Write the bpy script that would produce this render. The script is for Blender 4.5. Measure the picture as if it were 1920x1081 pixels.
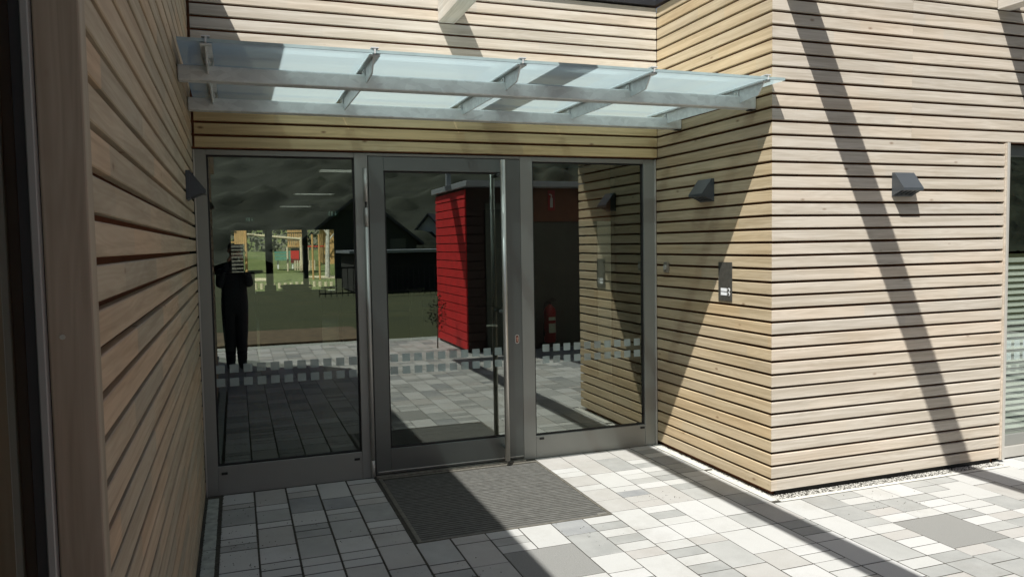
import bpy, bmesh, math, random
from mathutils import Vector, Matrix
R_ = random.Random(7)
D2R = math.radians
for o in list(bpy.data.objects): bpy.data.objects.remove(o)
S = bpy.context.scene
COL = S.collection
# ------------------------------------------------------------------ camera
CAMP = Vector((0.263026, -5.863672, 1.780897))
CR = Vector((0.94152244, -0.33652343, -0.01695491)); CU = Vector((0.03535455, 0.04862324, 0.99819128)); CF = Vector((0.33509035, 0.94041893, -0.05767751))
cd = bpy.data.cameras.new('camera'); co = bpy.data.objects.new('camera', cd); COL.objects.link(co)
co.matrix_world = Matrix(((CR.x, CU.x, -CF.x, CAMP.x), (CR.y, CU.y, -CF.y, CAMP.y), (CR.z, CU.z, -CF.z, CAMP.z), (0, 0, 0, 1)))
cd.sensor_width = 36; cd.lens = 27.141; cd.clip_start = .01; cd.clip_end = 2000
S.camera = co
# ------------------------------------------------------------------ sky, sun, exposure
SUN = Vector((.449, .577, -1)).normalized()          # direction in which the light travels
wd = bpy.data.worlds.new('World'); S.world = wd; wd.use_nodes = True
nt = wd.node_tree; bg = nt.nodes['Background']
sk = nt.nodes.new('ShaderNodeTexSky'); sk.sky_type = 'NISHITA'; sk.sun_disc = False
sk.sun_elevation = math.asin(-SUN.z); sk.sun_rotation = math.atan2(-SUN.x, -SUN.y)
sk.air_density = 1.0; sk.dust_density = 2.0; sk.ozone_density = 1.0
nt.links.new(sk.outputs[0], bg.inputs[0]); bg.inputs[1].default_value = .05
sl = bpy.data.lights.new('sun', 'SUN'); sl.energy = 4.6; sl.angle = D2R(.5); sl.color = (1, .98, .925)
so = bpy.data.objects.new('sun', sl); COL.objects.link(so); so.rotation_euler = SUN.to_track_quat('-Z', 'Y').to_euler()
S.view_settings.view_transform = 'Standard'; S.view_settings.look = 'None'; S.view_settings.exposure = .6; S.view_settings.gamma = 1
S.view_settings.use_curve_mapping = False
S.render.engine = 'CYCLES'
S.cycles.max_bounces = 12; S.cycles.transparent_max_bounces = 16; S.cycles.glossy_bounces = 5; S.cycles.transmission_bounces = 8

# ------------------------------------------------------------------ measures of the place
W, D, P, Z1 = 3.696, 1.507, .091, .0303   # width of the recess, its depth, pitch of the boards, bottom of the boards
LW = 4.15                                  # length of the boarded wall on the left
TOP = 3.765
def gz(n): return Z1 + n * P

# ------------------------------------------------------------------ helpers
def link(o, parent=None):
    COL.objects.link(o)
    if parent: o.parent = parent
    return o
def thing(name, label, cat, loc=(0, 0, 0), group=None, rz=0):
    o = bpy.data.objects.new(name, None); link(o); o.location = loc; o.rotation_euler = (0, 0, rz); o.empty_display_size = .1
    o['label'] = label; o['category'] = cat
    if group: o['group'] = group
    return o
def tag(o, label, cat, group=None):
    o['label'] = label; o['category'] = cat
    if group: o['group'] = group
    return o
def kind(o, k): o['kind'] = k; return o
def obj(name, bm, mat, parent=None, smooth=False, loc=None):
    if isinstance(bm, bmesh.types.BMesh):
        me = bpy.data.meshes.new(name); bm.normal_update(); bm.to_mesh(me); bm.free()
    else: me = bm
    if mat and not me.materials: me.materials.append(mat)
    if smooth:
        for p in me.polygons: p.use_smooth = True
    o = bpy.data.objects.new(name, me); link(o, parent)
    if loc: o.location = loc
    return o
def BM(): return bmesh.new()
def box(bm, x0, x1, y0, y1, z0, z1, bev=0, M=None, seg=1):
    m = Matrix.Translation(((x0+x1)/2, (y0+y1)/2, (z0+z1)/2)) @ Matrix.Diagonal((abs(x1-x0), abs(y1-y0), abs(z1-z0), 1))
    if M is not None: m = M @ m
    r = bmesh.ops.create_cube(bm, size=1, matrix=m)
    if bev:
        es = list({e for v in r['verts'] for e in v.link_edges})
        bmesh.ops.bevel(bm, geom=es, offset=bev, segments=seg, affect='EDGES', profile=.5)
    return bm
def bx(*a, **k): return box(BM(), *a, **k)
def tube(bm, a, b, r0, r1=None, n=12, cap=True):
    a, b = Vector(a), Vector(b); r1 = r0 if r1 is None else r1; d = (b-a); L = d.length
    q = d.to_track_quat('Z', 'Y').to_matrix().to_4x4()
    bmesh.ops.create_cone(bm, cap_ends=cap, segments=n, radius1=r0, radius2=r1, depth=L, matrix=Matrix.Translation((a+b)/2) @ q)
    return bm
def prism(bm, pts, axis, a, b):
    """polygon pts in the two other axes, extruded along axis from a to b"""
    def mk(p, t):
        if axis == 0: return (t, p[0], p[1])
        if axis == 1: return (p[0], t, p[1])
        return (p[0], p[1], t)
    A = [bm.verts.new(mk(p, a)) for p in pts]; B = [bm.verts.new(mk(p, b)) for p in pts]
    n = len(pts); f = [bm.faces.new(A), bm.faces.new(list(reversed(B)))]
    for i in range(n): f.append(bm.faces.new((A[i], B[i], B[(i+1) % n], A[(i+1) % n])))
    bmesh.ops.recalc_face_normals(bm, faces=f)
    return bm

class Fast:
    """plain vertex and face lists for meshes of many loose pieces"""
    def __init__(s): s.v = []; s.f = []
    def box(s, x0, x1, y0, y1, z0, z1):
        n = len(s.v); s.v += [(x, y, z) for z in (z0, z1) for x, y in ((x0, y0), (x1, y0), (x1, y1), (x0, y1))]
        s.f += [(n+3, n+2, n+1, n), (n+4, n+5, n+6, n+7), (n, n+1, n+5, n+4), (n+1, n+2, n+6, n+5), (n+2, n+3, n+7, n+6), (n+3, n, n+4, n+7)]
    def cone(s, x, y, z0, z1, r, k=7, a0=0):
        n = len(s.v); s.v += [(x+r*math.cos(a0+6.2832*i/k), y+r*math.sin(a0+6.2832*i/k), z0) for i in range(k)]+[(x, y, z1)]
        s.f += [(n+i, n+(i+1) % k, n+k) for i in range(k)]
    def pebble(s, x, y, z, r, rnd):
        n = len(s.v); a = rnd.random()*6; e = rnd.uniform(.7, 1.3)
        for k in range(5): s.v.append((x+r*e*math.cos(a+1.2566*k), y+r/e*math.sin(a+1.2566*k), z))
        s.v += [(x, y, z+r*.75), (x, y, z-r*.6)]
        for k in range(5): s.f += [(n+k, n+(k+1) % 5, n+5), (n+(k+1) % 5, n+k, n+6)]
    def quad(s, a, b, c, d): n = len(s.v); s.v += [tuple(a), tuple(b), tuple(c), tuple(d)]; s.f.append((n, n+1, n+2, n+3))
    def mesh(s, name): me = bpy.data.meshes.new(name); me.from_pydata(s.v, [], s.f); me.update(); return me
# ------------------------------------------------------------------ materials
def newmat(name):
    m = bpy.data.materials.new(name); m.use_nodes = True; n = m.node_tree
    return m, n, n.nodes, n.links, n.nodes['Principled BSDF']
def node(N, t, **kw):
    x = N.new(t)
    for k, v in kw.items(): setattr(x, k, v)
    return x
def mixc(N, L, fac, a, b, mode='MIX'):
    m = N.new('ShaderNodeMix'); m.data_type = 'RGBA'; m.blend_type = mode; m.clamp_factor = True
    for s, v in ((m.inputs[0], fac), (m.inputs[6], a), (m.inputs[7], b)):
        if hasattr(v, 'is_linked') or isinstance(v, bpy.types.NodeSocket): L.new(v, s)
        elif isinstance(v, (int, float)): s.default_value = v
        else: s.default_value = (*v, 1)
    return m.outputs[2]
def ramp(N, L, src, stops, interp='LINEAR'):
    r = N.new('ShaderNodeValToRGB'); r.color_ramp.interpolation = interp; e = r.color_ramp.elements
    while len(e) < len(stops): e.new(.5)
    for el, (p, c) in zip(e, stops): el.position = p; el.color = (*c, 1) if len(c) == 3 else c
    L.new(src, r.inputs[0]); return r
def math_(N, L, op, a, b=None, c=None):
    m = N.new('ShaderNodeMath'); m.operation = op
    for i, v in enumerate((a, b, c)):
        if v is None: continue
        if isinstance(v, bpy.types.NodeSocket): L.new(v, m.inputs[i])
        else: m.inputs[i].default_value = v
    return m.outputs[0]
def noise(N, L, vec, scale, detail=4, rough=.55):
    n = N.new('ShaderNodeTexNoise'); n.inputs['Scale'].default_value = scale; n.inputs['Detail'].default_value = detail; n.inputs['Roughness'].default_value = rough
    L.new(vec, n.inputs['Vector']); return n.outputs[0]
def mapping(N, L, vec, scale, loc=None):
    m = N.new('ShaderNodeMapping'); m.inputs['Scale'].default_value = scale; L.new(vec, m.inputs['Vector'])
    if loc is not None: L.new(loc, m.inputs['Location'])
    return m.outputs[0]
def bump(N, L, bs, h, strength, dist):
    b = N.new('ShaderNodeBump'); b.inputs['Strength'].default_value = strength; b.inputs['Distance'].default_value = dist
    L.new(h, b.inputs['Height']); L.new(b.outputs[0], bs.inputs['Normal'])
def plain(name, col, rough=.6, metal=0, var=.12, scale=8, bmp=0):
    m, n, N, L, bs = newmat(name)
    tc = N.new('ShaderNodeTexCoord'); f = noise(N, L, tc.outputs['Object'], scale, 5)
    c = ramp(N, L, f, [(.3, tuple(x*(1-var) for x in col)), (.7, tuple(min(1, x*(1+var)) for x in col))])
    L.new(c.outputs[0], bs.inputs['Base Color']); bs.inputs['Roughness'].default_value = rough; bs.inputs['Metallic'].default_value = metal
    if bmp: bump(N, L, bs, noise(N, L, tc.outputs['Object'], scale*12, 4), bmp, .004)
    return m
def wood(name, pale, warm, grey, axis=0, knots=1.0, rough=.65, seg=1.7, bright=.05, seg_amt=.36):
    m, n, N, L, bs = newmat(name)
    tc = N.new('ShaderNodeTexCoord'); oi = N.new('ShaderNodeObjectInfo')
    cx = N.new('ShaderNodeCombineXYZ'); r100 = math_(N, L, 'MULTIPLY', oi.outputs['Random'], 97.3)
    for i in range(3): L.new(r100, cx.inputs[i])
    sc = [30, 30, 30]; sc[axis] = 1.1
    base = tc.outputs['Object']
    v1 = mapping(N, L, base, tuple(sc), cx.outputs[0])
    # growth rings: distorted bands stretched along the board
    nz = N.new('ShaderNodeTexNoise'); nz.inputs['Scale'].default_value = 1; nz.inputs['Detail'].default_value = 3; nz.inputs['Roughness'].default_value = .6; nz.inputs['Distortion'].default_value = .6; L.new(v1, nz.inputs['Vector'])
    sc2 = [12, 12, 12]; sc2[axis] = .9
    v2 = mapping(N, L, base, tuple(sc2), cx.outputs[0])
    low = noise(N, L, v2, 1, 2, .4)
    rings = math_(N, L, 'FRACT', math_(N, L, 'MULTIPLY', low, 15))
    rings = math_(N, L, 'ABSOLUTE', math_(N, L, 'SUBTRACT', rings, .5))
    rings = math_(N, L, 'MULTIPLY', rings, 2)
    # big soft blotches of weathering along the board
    sc3 = [4, 4, 4]; sc3[axis] = 1.6
    bl = noise(N, L, mapping(N, L, base, tuple(sc3), cx.outputs[0]), 1, 4, .6)
    # finger-jointed lengths
    sx = N.new('ShaderNodeSeparateXYZ'); L.new(base, sx.inputs[0])
    pos = math_(N, L, 'FLOOR', math_(N, L, 'MULTIPLY_ADD', sx.outputs[axis], 1/seg, math_(N, L, 'MULTIPLY', oi.outputs['Random'], 13.7)))
    wn = N.new('ShaderNodeTexWhiteNoise'); wn.noise_dimensions = '2D'
    c2 = N.new('ShaderNodeCombineXYZ'); L.new(pos, c2.inputs[0]); L.new(r100, c2.inputs[1]); L.new(c2.outputs[0], wn.inputs['Vector'])
    segr = wn.outputs['Value']
    tint = math_(N, L, 'ADD', math_(N, L, 'MULTIPLY', segr, seg_amt), math_(N, L, 'MULTIPLY', bl, .6))
    c = ramp(N, L, tint, [(.12, grey), (.42, pale), (.8, warm)]).outputs[0]
    c = mixc(N, L, math_(N, L, 'MULTIPLY', rings, .28), c, tuple(x*.72 for x in warm), 'MIX')
    fine = ramp(N, L, nz.outputs[0], [(.36, (.78, .76, .72)), (.6, (1.05, 1.05, 1.05))]).outputs[0]
    c = mixc(N, L, .85, c, fine, 'MULTIPLY')
    # knots
    sk_ = [13, 13, 13]; sk_[axis] = 6
    vk = mapping(N, L, base, tuple(sk_), cx.outputs[0])
    vo = N.new('ShaderNodeTexVoronoi'); vo.inputs['Scale'].default_value = 1; L.new(vk, vo.inputs['Vector'])
    kd = vo.outputs['Distance']
    sc_ = N.new('ShaderNodeSeparateColor'); L.new(vo.outputs['Color'], sc_.inputs[0])
    gate = math_(N, L, 'GREATER_THAN', sc_.outputs[0], .86 if knots < 1.5 else .66)
    kf = math_(N, L, 'MULTIPLY', ramp(N, L, kd, [(.05, (1, 1, 1)), (.16, (0, 0, 0))]).outputs[0], gate)
    c = mixc(N, L, math_(N, L, 'MULTIPLY', kf, .7*knots), c, (.16, .085, .045))
    # per-board brightness
    rb = N.new('ShaderNodeMapRange'); L.new(segr, rb.inputs[0]); rb.inputs[3].default_value = 1-bright; rb.inputs[4].default_value = 1+bright*.6
    hs = N.new('ShaderNodeHueSaturation'); L.new(c, hs.inputs['Color']); L.new(rb.outputs[0], hs.inputs['Value'])
    L.new(hs.outputs[0], bs.inputs['Base Color']); bs.inputs['Roughness'].default_value = rough; bs.inputs['Specular IOR Level'].default_value = .3
    bump(N, L, bs, math_(N, L, 'ADD', math_(N, L, 'MULTIPLY', nz.outputs[0], .7), math_(N, L, 'MULTIPLY', rings, .4)), .35, .0012)
    return m
M = {}
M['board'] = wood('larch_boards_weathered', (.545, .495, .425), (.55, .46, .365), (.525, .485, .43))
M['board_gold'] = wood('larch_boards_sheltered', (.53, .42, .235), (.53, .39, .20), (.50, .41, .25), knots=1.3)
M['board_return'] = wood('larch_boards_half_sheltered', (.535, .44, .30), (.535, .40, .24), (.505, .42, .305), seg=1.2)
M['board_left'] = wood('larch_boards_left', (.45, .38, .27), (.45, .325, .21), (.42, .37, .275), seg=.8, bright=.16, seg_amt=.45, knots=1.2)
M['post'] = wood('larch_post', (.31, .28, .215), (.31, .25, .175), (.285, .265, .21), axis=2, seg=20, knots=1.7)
M['beam'] = wood('painted_beam', (.60, .57, .52), (.6, .54, .46), (.56, .54, .5), axis=1, knots=.5, bright=.05)
M['core'] = plain('batten_brown', (.26, .11, .055), .9)
M['coping'] = plain('dark_coping', (.03, .03, .032), .5, .3)
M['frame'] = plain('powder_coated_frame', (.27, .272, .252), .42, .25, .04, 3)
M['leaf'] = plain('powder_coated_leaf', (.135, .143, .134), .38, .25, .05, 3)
M['alu_trim'] = plain('light_aluminium_trim', (.50, .48, .44), .45, .3, .04)
M['black'] = plain('black_rubber', (.012, .012, .012), .6)
M['steel'] = plain('brushed_steel', (.62, .60, .56), .36, .75, .05, 20)
M['hinge'] = plain('hinge_sleeve', (.46, .45, .42), .42, .4, .03)
M['lamp'] = plain('anthracite_lamp', (.075, .085, .095), .42, .3, .05)
M['concrete'] = plain('kerb_concrete', (.33, .35, .32), .85, 0, .3, 14, .5)
M['white_strip'] = plain('cement_strip', (.55, .54, .5), .9, 0, .15, 20, .6)
M['rubber_mat'] = plain('ribbed_mat', (.11, .11, .103), .8, 0, .3, 18, .3)
M['mat_dark'] = plain('mat_well', (.02, .02, .018), .9)
M['mat_frame'] = plain('mat_frame', (.17, .16, .135), .55, .3, .3, 30)
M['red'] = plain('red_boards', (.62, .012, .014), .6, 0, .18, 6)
M['shed_red_shaded'] = plain('red_cladding_shaded', (.03, .012, .008), .6, 0, .15)  # red cladding darkened in its colour for the side away from the sun
M['fascia'] = plain('grey_fascia', (.38, .42, .45), .4, .3, .06)
M['white'] = plain('white_paint', (.72, .72, .70), .6, 0, .05)
M['cream'] = plain('cream_wall', (.70, .66, .52), .8, 0, .05)
M['roof_tile'] = plain('dark_roof', (.095, .095, .10), .7, 0, .3)
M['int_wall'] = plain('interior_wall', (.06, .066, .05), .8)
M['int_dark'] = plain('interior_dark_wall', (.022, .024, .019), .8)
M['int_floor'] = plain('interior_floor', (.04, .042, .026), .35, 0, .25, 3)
M['orange'] = plain('orange_wall', (.19, .052, .012), .7)
M['door_grey'] = plain('interior_door_grey', (.08, .09, .07), .6)
M['ext_red'] = plain('extinguisher_red', (.42, .014, .014), .3)
M['timber'] = plain('play_timber', (.50, .30, .12), .7, 0, .2, 4)
M['pole'] = plain('pale_round_pole', (.55, .47, .33), .7, 0, .15, 4)
M['plastic_red'] = plain('red_plastic', (.55, .02, .012), .4)
M['green_paint'] = plain('green_bench', (.10, .26, .20), .5)
M['cloth'] = plain('dark_cloth', (.03, .032, .04), .85)
M['skin'] = plain('skin', (.45, .26, .18), .5)
M['hair'] = plain('hair', (.03, .02, .012), .6)
M['bark'] = plain('bark', (.16, .13, .10), .9, 0, .35, 10)
M['step'] = plain('grey_step', (.22, .21, .18), .8)
M['birch'] = plain('pale_bark', (.45, .43, .38), .9, 0, .35, 10)
M['road'] = plain('pale_road', (.36, .35, .33), .9, 0, .1, 2)
M['sand'] = plain('sand', (.52, .45, .31), .95, 0, .15, 3)
M['soil'] = plain('soil', (.12, .085, .045), .95, 0, .4, 5)
M['gravel'] = plain('gravel', (.40, .39, .36), .95, 0, .6, 60)
M['gravel_dark'] = plain('dark_gravel', (.06, .058, .045), .95, 0, .6, 60)
M['joint'] = plain('joint_sand', (.045, .042, .034), .95, 0, .5, 40)
M['fence_black'] = plain('black_fence', (.015, .015, .016), .5)
M['blind'] = plain('blind_slat', (.62, .62, .62), .45, .1, .03)
M['label_white'] = plain('white_label', (.78, .80, .82), .4, 0, .02)
M['panel'] = plain('intercom_panel', (.12, .115, .10), .4, .5, .2, 30)

def galv():
    m, n, N, L, bs = newmat('galvanised_steel'); tc = N.new('ShaderNodeTexCoord')
    vo = N.new('ShaderNodeTexVoronoi'); vo.inputs['Scale'].default_value = 34; L.new(mapping(N, L, tc.outputs['Object'], (.6, 1, 1)), vo.inputs['Vector'])
    s = N.new('ShaderNodeSeparateColor'); L.new(vo.outputs['Color'], s.inputs[0])
    big = noise(N, L, tc.outputs['Object'], 5, 5, .6)
    t = math_(N, L, 'ADD', math_(N, L, 'MULTIPLY', s.outputs[0], .35), math_(N, L, 'MULTIPLY', big, .9))
    c = ramp(N, L, t, [(.3, (.52, .54, .535)), (.9, (.70, .73, .72))])
    L.new(c.outputs[0], bs.inputs['Base Color']); bs.inputs['Metallic'].default_value = .35; bs.inputs['Roughness'].default_value = .5
    bump(N, L, bs, big, .2, .002); return m
M['galv'] = galv(); M['galv_light'] = plain('bright_zinc', (.62, .64, .64), .5, .2, .08)
def stone(name, island=False):
    m, n, N, L, bs = newmat(name); tc = N.new('ShaderNodeTexCoord')
    if island: g = N.new('ShaderNodeNewGeometry'); rnd = g.outputs['Random Per Island']
    else: g = N.new('ShaderNodeObjectInfo'); rnd = g.outputs['Random']
    r2 = math_(N, L, 'FRACT', math_(N, L, 'MULTIPLY', rnd, 37.7))
    geo = N.new('ShaderNodeNewGeometry'); pos = geo.outputs['Position']
    c = ramp(N, L, r2, [(0, (.445, .445, .43)), (.2, (.49, .49, .48)), (.36, (.375, .365, .345)), (.47, (.285, .29, .28)), (.62, (.46, .46, .445)), (.76, (.34, .343, .33)), (.87, (.385, .37, .35)), (.94, (.24, .248, .252))], 'CONSTANT').outputs[0]
    # cloudy lime bloom of each stone, cut at the stone edge by an offset from its own number
    cx = N.new('ShaderNodeCombineXYZ'); r100 = math_(N, L, 'MULTIPLY', rnd, 71.)
    for i in range(3): L.new(r100, cx.inputs[i])
    cl = noise(N, L, mapping(N, L, pos, (6, 6, 6), cx.outputs[0]), 1, 4, .6)
    f = ramp(N, L, cl, [(.35, (0, 0, 0)), (.75, (1, 1, 1))]).outputs[0]
    c = mixc(N, L, math_(N, L, 'MULTIPLY', f, .35), c, (.50, .50, .485))
    gr = noise(N, L, pos, 160, 3, .7)
    c = mixc(N, L, .6, c, ramp(N, L, gr, [(.3, (.84, .84, .84)), (.7, (1.08, 1.08, 1.08))]).outputs[0], 'MULTIPLY')
    dirt = noise(N, L, pos, 2.2, 5, .7)
    c = mixc(N, L, ramp(N, L, dirt, [(.52, (0, 0, 0)), (.8, (.35, .35, .35))]).outputs[0], c, (.2, .18, .15))
    L.new(c, bs.inputs['Base Color']); bs.inputs['Roughness'].default_value = .78
    bump(N, L, bs, math_(N, L, 'ADD', gr, math_(N, L, 'MULTIPLY', cl, .8)), .5, .0018)
    return m
M['stone'] = stone('paving_stone'); M['stone_i'] = stone('paving_stone_joined', True)
M['slab'] = plain('coarse_grey_slab', (.25, .25, .238), .9, 0, .14, 150, .6)
def grass(name, a, b, c_):
    m, n, N, L, bs = newmat(name); geo = N.new('ShaderNodeNewGeometry'); pos = geo.outputs['Position']
    f = noise(N, L, pos, .6, 8, .65); g = noise(N, L, pos, 14, 6, .7)
    c = ramp(N, L, f, [(.3, a), (.55, b), (.8, c_)]).outputs[0]
    c = mixc(N, L, .8, c, ramp(N, L, g, [(.25, (.45, .45, .45)), (.7, (1.3, 1.3, 1.2))]).outputs[0], 'MULTIPLY')
    L.new(c, bs.inputs['Base Color']); bs.inputs['Roughness'].default_value = .9
    bump(N, L, bs, g, 1, .06); return m
M['lawn'] = grass('lawn', (.030, .042, .008), (.052, .062, .014), (.085, .075, .028))
M['lawn_n'] = grass('meadow', (.10, .13, .04), (.15, .18, .06), (.30, .27, .16))
M['hill'] = grass('hillside', (.016, .026, .011), (.024, .035, .014), (.040, .048, .021))
M['foliage'] = grass('foliage', (.014, .024, .010), (.026, .040, .014), (.045, .055, .022))
M['forest'] = grass('forest_leaves', (.010, .018, .007), (.018, .027, .010), (.032, .038, .016))
M['scrub'] = grass('scrub', (.09, .10, .07), (.14, .14, .10), (.2, .19, .14))
def glass_pane(name, tint, ior=2.3, rough=0):
    m, n, N, L, bs = newmat(name); N.remove(bs); out = N['Material Output']
    fr = N.new('ShaderNodeFresnel'); fr.inputs[0].default_value = ior
    geo = N.new('ShaderNodeNewGeometry')
    tr = N.new('ShaderNodeBsdfTransparent'); tr.inputs[0].default_value = (*tint, 1)
    gl = N.new('ShaderNodeBsdfGlossy'); gl.inputs['Roughness'].default_value = rough; gl.inputs[0].default_value = (.93, 1, .93, 1)
    mx = N.new('ShaderNodeMixShader'); L.new(math_(N, L, 'MULTIPLY', fr.outputs[0], math_(N, L, 'SUBTRACT', 1, geo.outputs['Backfacing'])), mx.inputs[0]); L.new(tr.outputs[0], mx.inputs[1]); L.new(gl.outputs[0], mx.inputs[2])
    L.new(mx.outputs[0], out.inputs[0]); return m
M['glass'] = glass_pane('coated_glass', (.86, .89, .85), 3.2)
M['glass_clear'] = glass_pane('clear_glass', (.93, .95, .94), 1.5)
def canopy_glass():
    m, n, N, L, bs = newmat('milky_glass'); N.remove(bs); out = N['Material Output']
    tl = N.new('ShaderNodeBsdfTranslucent'); tl.inputs[0].default_value = (.53, .615, .65, 1)
    df = N.new('ShaderNodeBsdfDiffuse'); df.inputs[0].default_value = (.42, .56, .61, 1)
    tr = N.new('ShaderNodeBsdfTransparent'); tr.inputs[0].default_value = (.7, .85, .88, 1)
    m1 = N.new('ShaderNodeMixShader'); m1.inputs[0].default_value = .28; L.new(tl.outputs[0], m1.inputs[1]); L.new(df.outputs[0], m1.inputs[2])
    m2 = N.new('ShaderNodeMixShader'); m2.inputs[0].default_value = .10; L.new(m1.outputs[0], m2.inputs[1]); L.new(tr.outputs[0], m2.inputs[2])
    gl = N.new('ShaderNodeBsdfGlossy'); gl.inputs['Roughness'].default_value = .02
    fr = N.new('ShaderNodeFresnel'); fr.inputs[0].default_value = 1.5
    m3 = N.new('ShaderNodeMixShader'); L.new(fr.outputs[0], m3.inputs[0]); L.new(m2.outputs[0], m3.inputs[1]); L.new(gl.outputs[0], m3.inputs[2])
    L.new(m3.outputs[0], out.inputs[0]); return m
M['canopy_glass'] = canopy_glass(); M['glass_rim'] = plain('glass_rim', (.32, .41, .42), .2); M['glass_edge'] = glass_pane('canopy_clear_glass', (.90, .97, .96), 1.5)
def milky():
    m, n, N, L, bs = newmat('milky_sheet'); N.remove(bs); tl = N.new('ShaderNodeBsdfTranslucent'); tl.inputs[0].default_value = (.85, .88, .86, 1)
    L.new(tl.outputs[0], N['Material Output'].inputs[0]); return m
M['milky_sheet'] = milky()
def frost():
    m, n, N, L, bs = newmat('frosted_film'); N.remove(bs); out = N['Material Output']
    df = N.new('ShaderNodeBsdfDiffuse'); df.inputs[0].default_value = (.50, .58, .56, 1)
    tr = N.new('ShaderNodeBsdfTransparent'); mx = N.new('ShaderNodeMixShader'); mx.inputs[0].default_value = .42
    L.new(df.outputs[0], mx.inputs[2]); L.new(tr.outputs[0], mx.inputs[1]); L.new(mx.outputs[0], out.inputs[0]); return m
M['frost'] = frost()
def emit(name, col, s):
    m, n, N, L, bs = newmat(name); bs.inputs['Base Color'].default_value = (*col, 1); bs.inputs['Emission Color'].default_value = (*col, 1); bs.inputs['Emission Strength'].default_value = s; return m
M['sign_lit'] = emit('exit_sign_lit', (.01, .05, .03), .04)
M['sign_white'] = emit('exit_sign_white', (.25, .4, .35), .15)

# ------------------------------------------------------------------ ground
def sheet(name, pts, z, mat):
    bm = BM(); bm.faces.new([bm.verts.new((x, y, z)) for x, y in pts]); return kind(obj(name, bm, mat), 'structure')
# pavement: bedding plus stones
X0, PX = .107, .2205
pave = kind(obj('pavement', bx(-9, 16, -8.3, .04, -.2, -.0016), M['joint']), 'structure')
def cx_(k): return X0 + PX*k
given = {0: [.247, .099, .334, .238, .112, .1, .31], 1: [.351, .116, .239, .102, .334, .248, .101], 2: [.134, .139, .323, .248, .104, .124, .33],
         3: [.375, .24, .1, .134, .322, .231, .114, .109], 4: [.115, .246, .117, .128, .344, .119, .106, .215, .346]}
slabs = [(cx_(18), cx_(20), -2.19, -2.63), (cx_(7), cx_(9), -1.735, -2.175)]
stones = []
for k in range(-38, 62):
    xa, xb = cx_(k), cx_(k+1); xm = (xa+xb)/2
    if k < 0: y = -4.2 if xm > -.12 else None
    elif xm < 1.21: y = .028
    elif xm < 2.5325: y = -1.392
    elif xm < 3.6: y = .028
    elif xm < 5.87: y = -1.612
    else: y = -1.455
    if y is None: continue
    seq = list(given.get(k, [])); yy = y
    if k > 4: seq = [R_.choice([.115, .23, .345])]
    while yy > -8.2:
        l = seq.pop(0) if seq else R_.choices([.115, .23, .345], [5, 4, 4])[0]
        if not seq and l == .115 and R_.random() < .6: seq = [.115]
        a, b = yy, yy-l; yy = b
        hit = False
        for s in slabs:
            if xm > s[0] and xm < s[1]:
                if b < s[2] and a > s[3]:
                    hit = True
                    if a > s[2]+.05: stones.append((xa, xb, a, s[2]))
                    if b < s[3]: yy = s[3]
        if not hit: stones.append((xa, xb, a, b))
def view_area(s):
    c = Vector(((s[0]+s[1])/2, (s[2]+s[3])/2, 0)) - CAMP; z = c.dot(CF)
    if z < .3: return 0
    u = c.dot(CR)/z; v = c.dot(CU)/z
    if abs(u) > .70 or abs(v) > .41: return 0
    if (s[0]+s[1])/2 < 0: return 0
    return (s[1]-s[0])*(s[2]-s[3])/z**2 * abs(v+.06)/z
stones.sort(key=view_area, reverse=True)
cache = {}
def stone_bm(w, l):
    bm = bx(-w/2, w/2, -l/2, l/2, -.03, 0, bev=.0022); return bm
for s in slabs:
    kind_ = obj('paving_slab', stone_bm(s[1]-s[0]-.008, s[2]-s[3]-.008), M['slab'], pave); kind_.location = ((s[0]+s[1])/2, (s[2]+s[3])/2, .0005); kind_['label'] = 'large coarse dark grey slab'
rest = Fast()
for i, s in enumerate(stones):
    l = round(s[2]-s[3], 3); w = round(s[1]-s[0], 3)
    gapx = .0115 if s[0] < 1.3 else .006
    xm, ym = (s[0]+s[1])/2, (s[2]+s[3])/2
    if i < 298 and view_area(s) > 0:
        key = (w, l, gapx)
        if key not in cache:
            me = bpy.data.meshes.new('paving_stone'); b = stone_bm(w-gapx, l-(.0125 if s[0] < 1.3 else .007)); b.to_mesh(me); b.free(); me.materials.append(M['stone']); cache[key] = me
        o = obj('paving_stone', cache[key], None, pave); o.location = (xm, ym, R_.uniform(-.0007, .0012)); o.rotation_euler = (R_.gauss(0, .0022), R_.gauss(0, .0022), R_.gauss(0, .003))
    else:
        rest.box(s[0]+.004, s[1]-.004, s[3]+.0035, s[2]-.0035, -.03, R_.uniform(-.0012, .0012))
kind(obj('paving_stones_further_off', rest.mesh('paving_stones'), M['stone_i'], pave), 'stuff')
# strips of concrete and gravel along the walls
ks = []
for j in range(9): obj('kerb_strip', bx(.014, .088, -.03-(j+1)*.5+.004, -.03-j*.5-.004, -.03, .001, bev=.002), M['concrete'], pave)
for j in range(2): obj('cement_strip', bx(3.642, 3.70, -(j+1)*.8+.03, -j*.8-.01 if j else .02, -.03, .001, bev=.002), M['white_strip'], pave)
obj('cement_strip', bx(3.706, 5.862, -1.603, -1.568, -.03, .001, bev=.002), M['white_strip'], pave)
gb = Fast(); rg = random.Random(3)
for _ in range(2200): gb.pebble(rg.uniform(3.70, 3.765), rg.uniform(-1.55, .02), -.003, rg.uniform(.003, .009), rg)
for _ in range(2600): gb.pebble(rg.uniform(3.68, 5.87), rg.uniform(-1.575, -1.47), -.003, rg.uniform(.003, .009), rg)
kind(obj('gravel', gb.mesh('gravel'), M['gravel']), 'stuff')
gb = Fast()
for _ in range(1500): gb.pebble(rg.uniform(-.02, .02), rg.uniform(-4.1, 0), -.002, rg.uniform(.003, .008), rg)
for _ in range(1500): gb.pebble(rg.uniform(.085, .118), rg.uniform(-4.1, .02), -.001, rg.uniform(.002, .005), rg)
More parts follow.
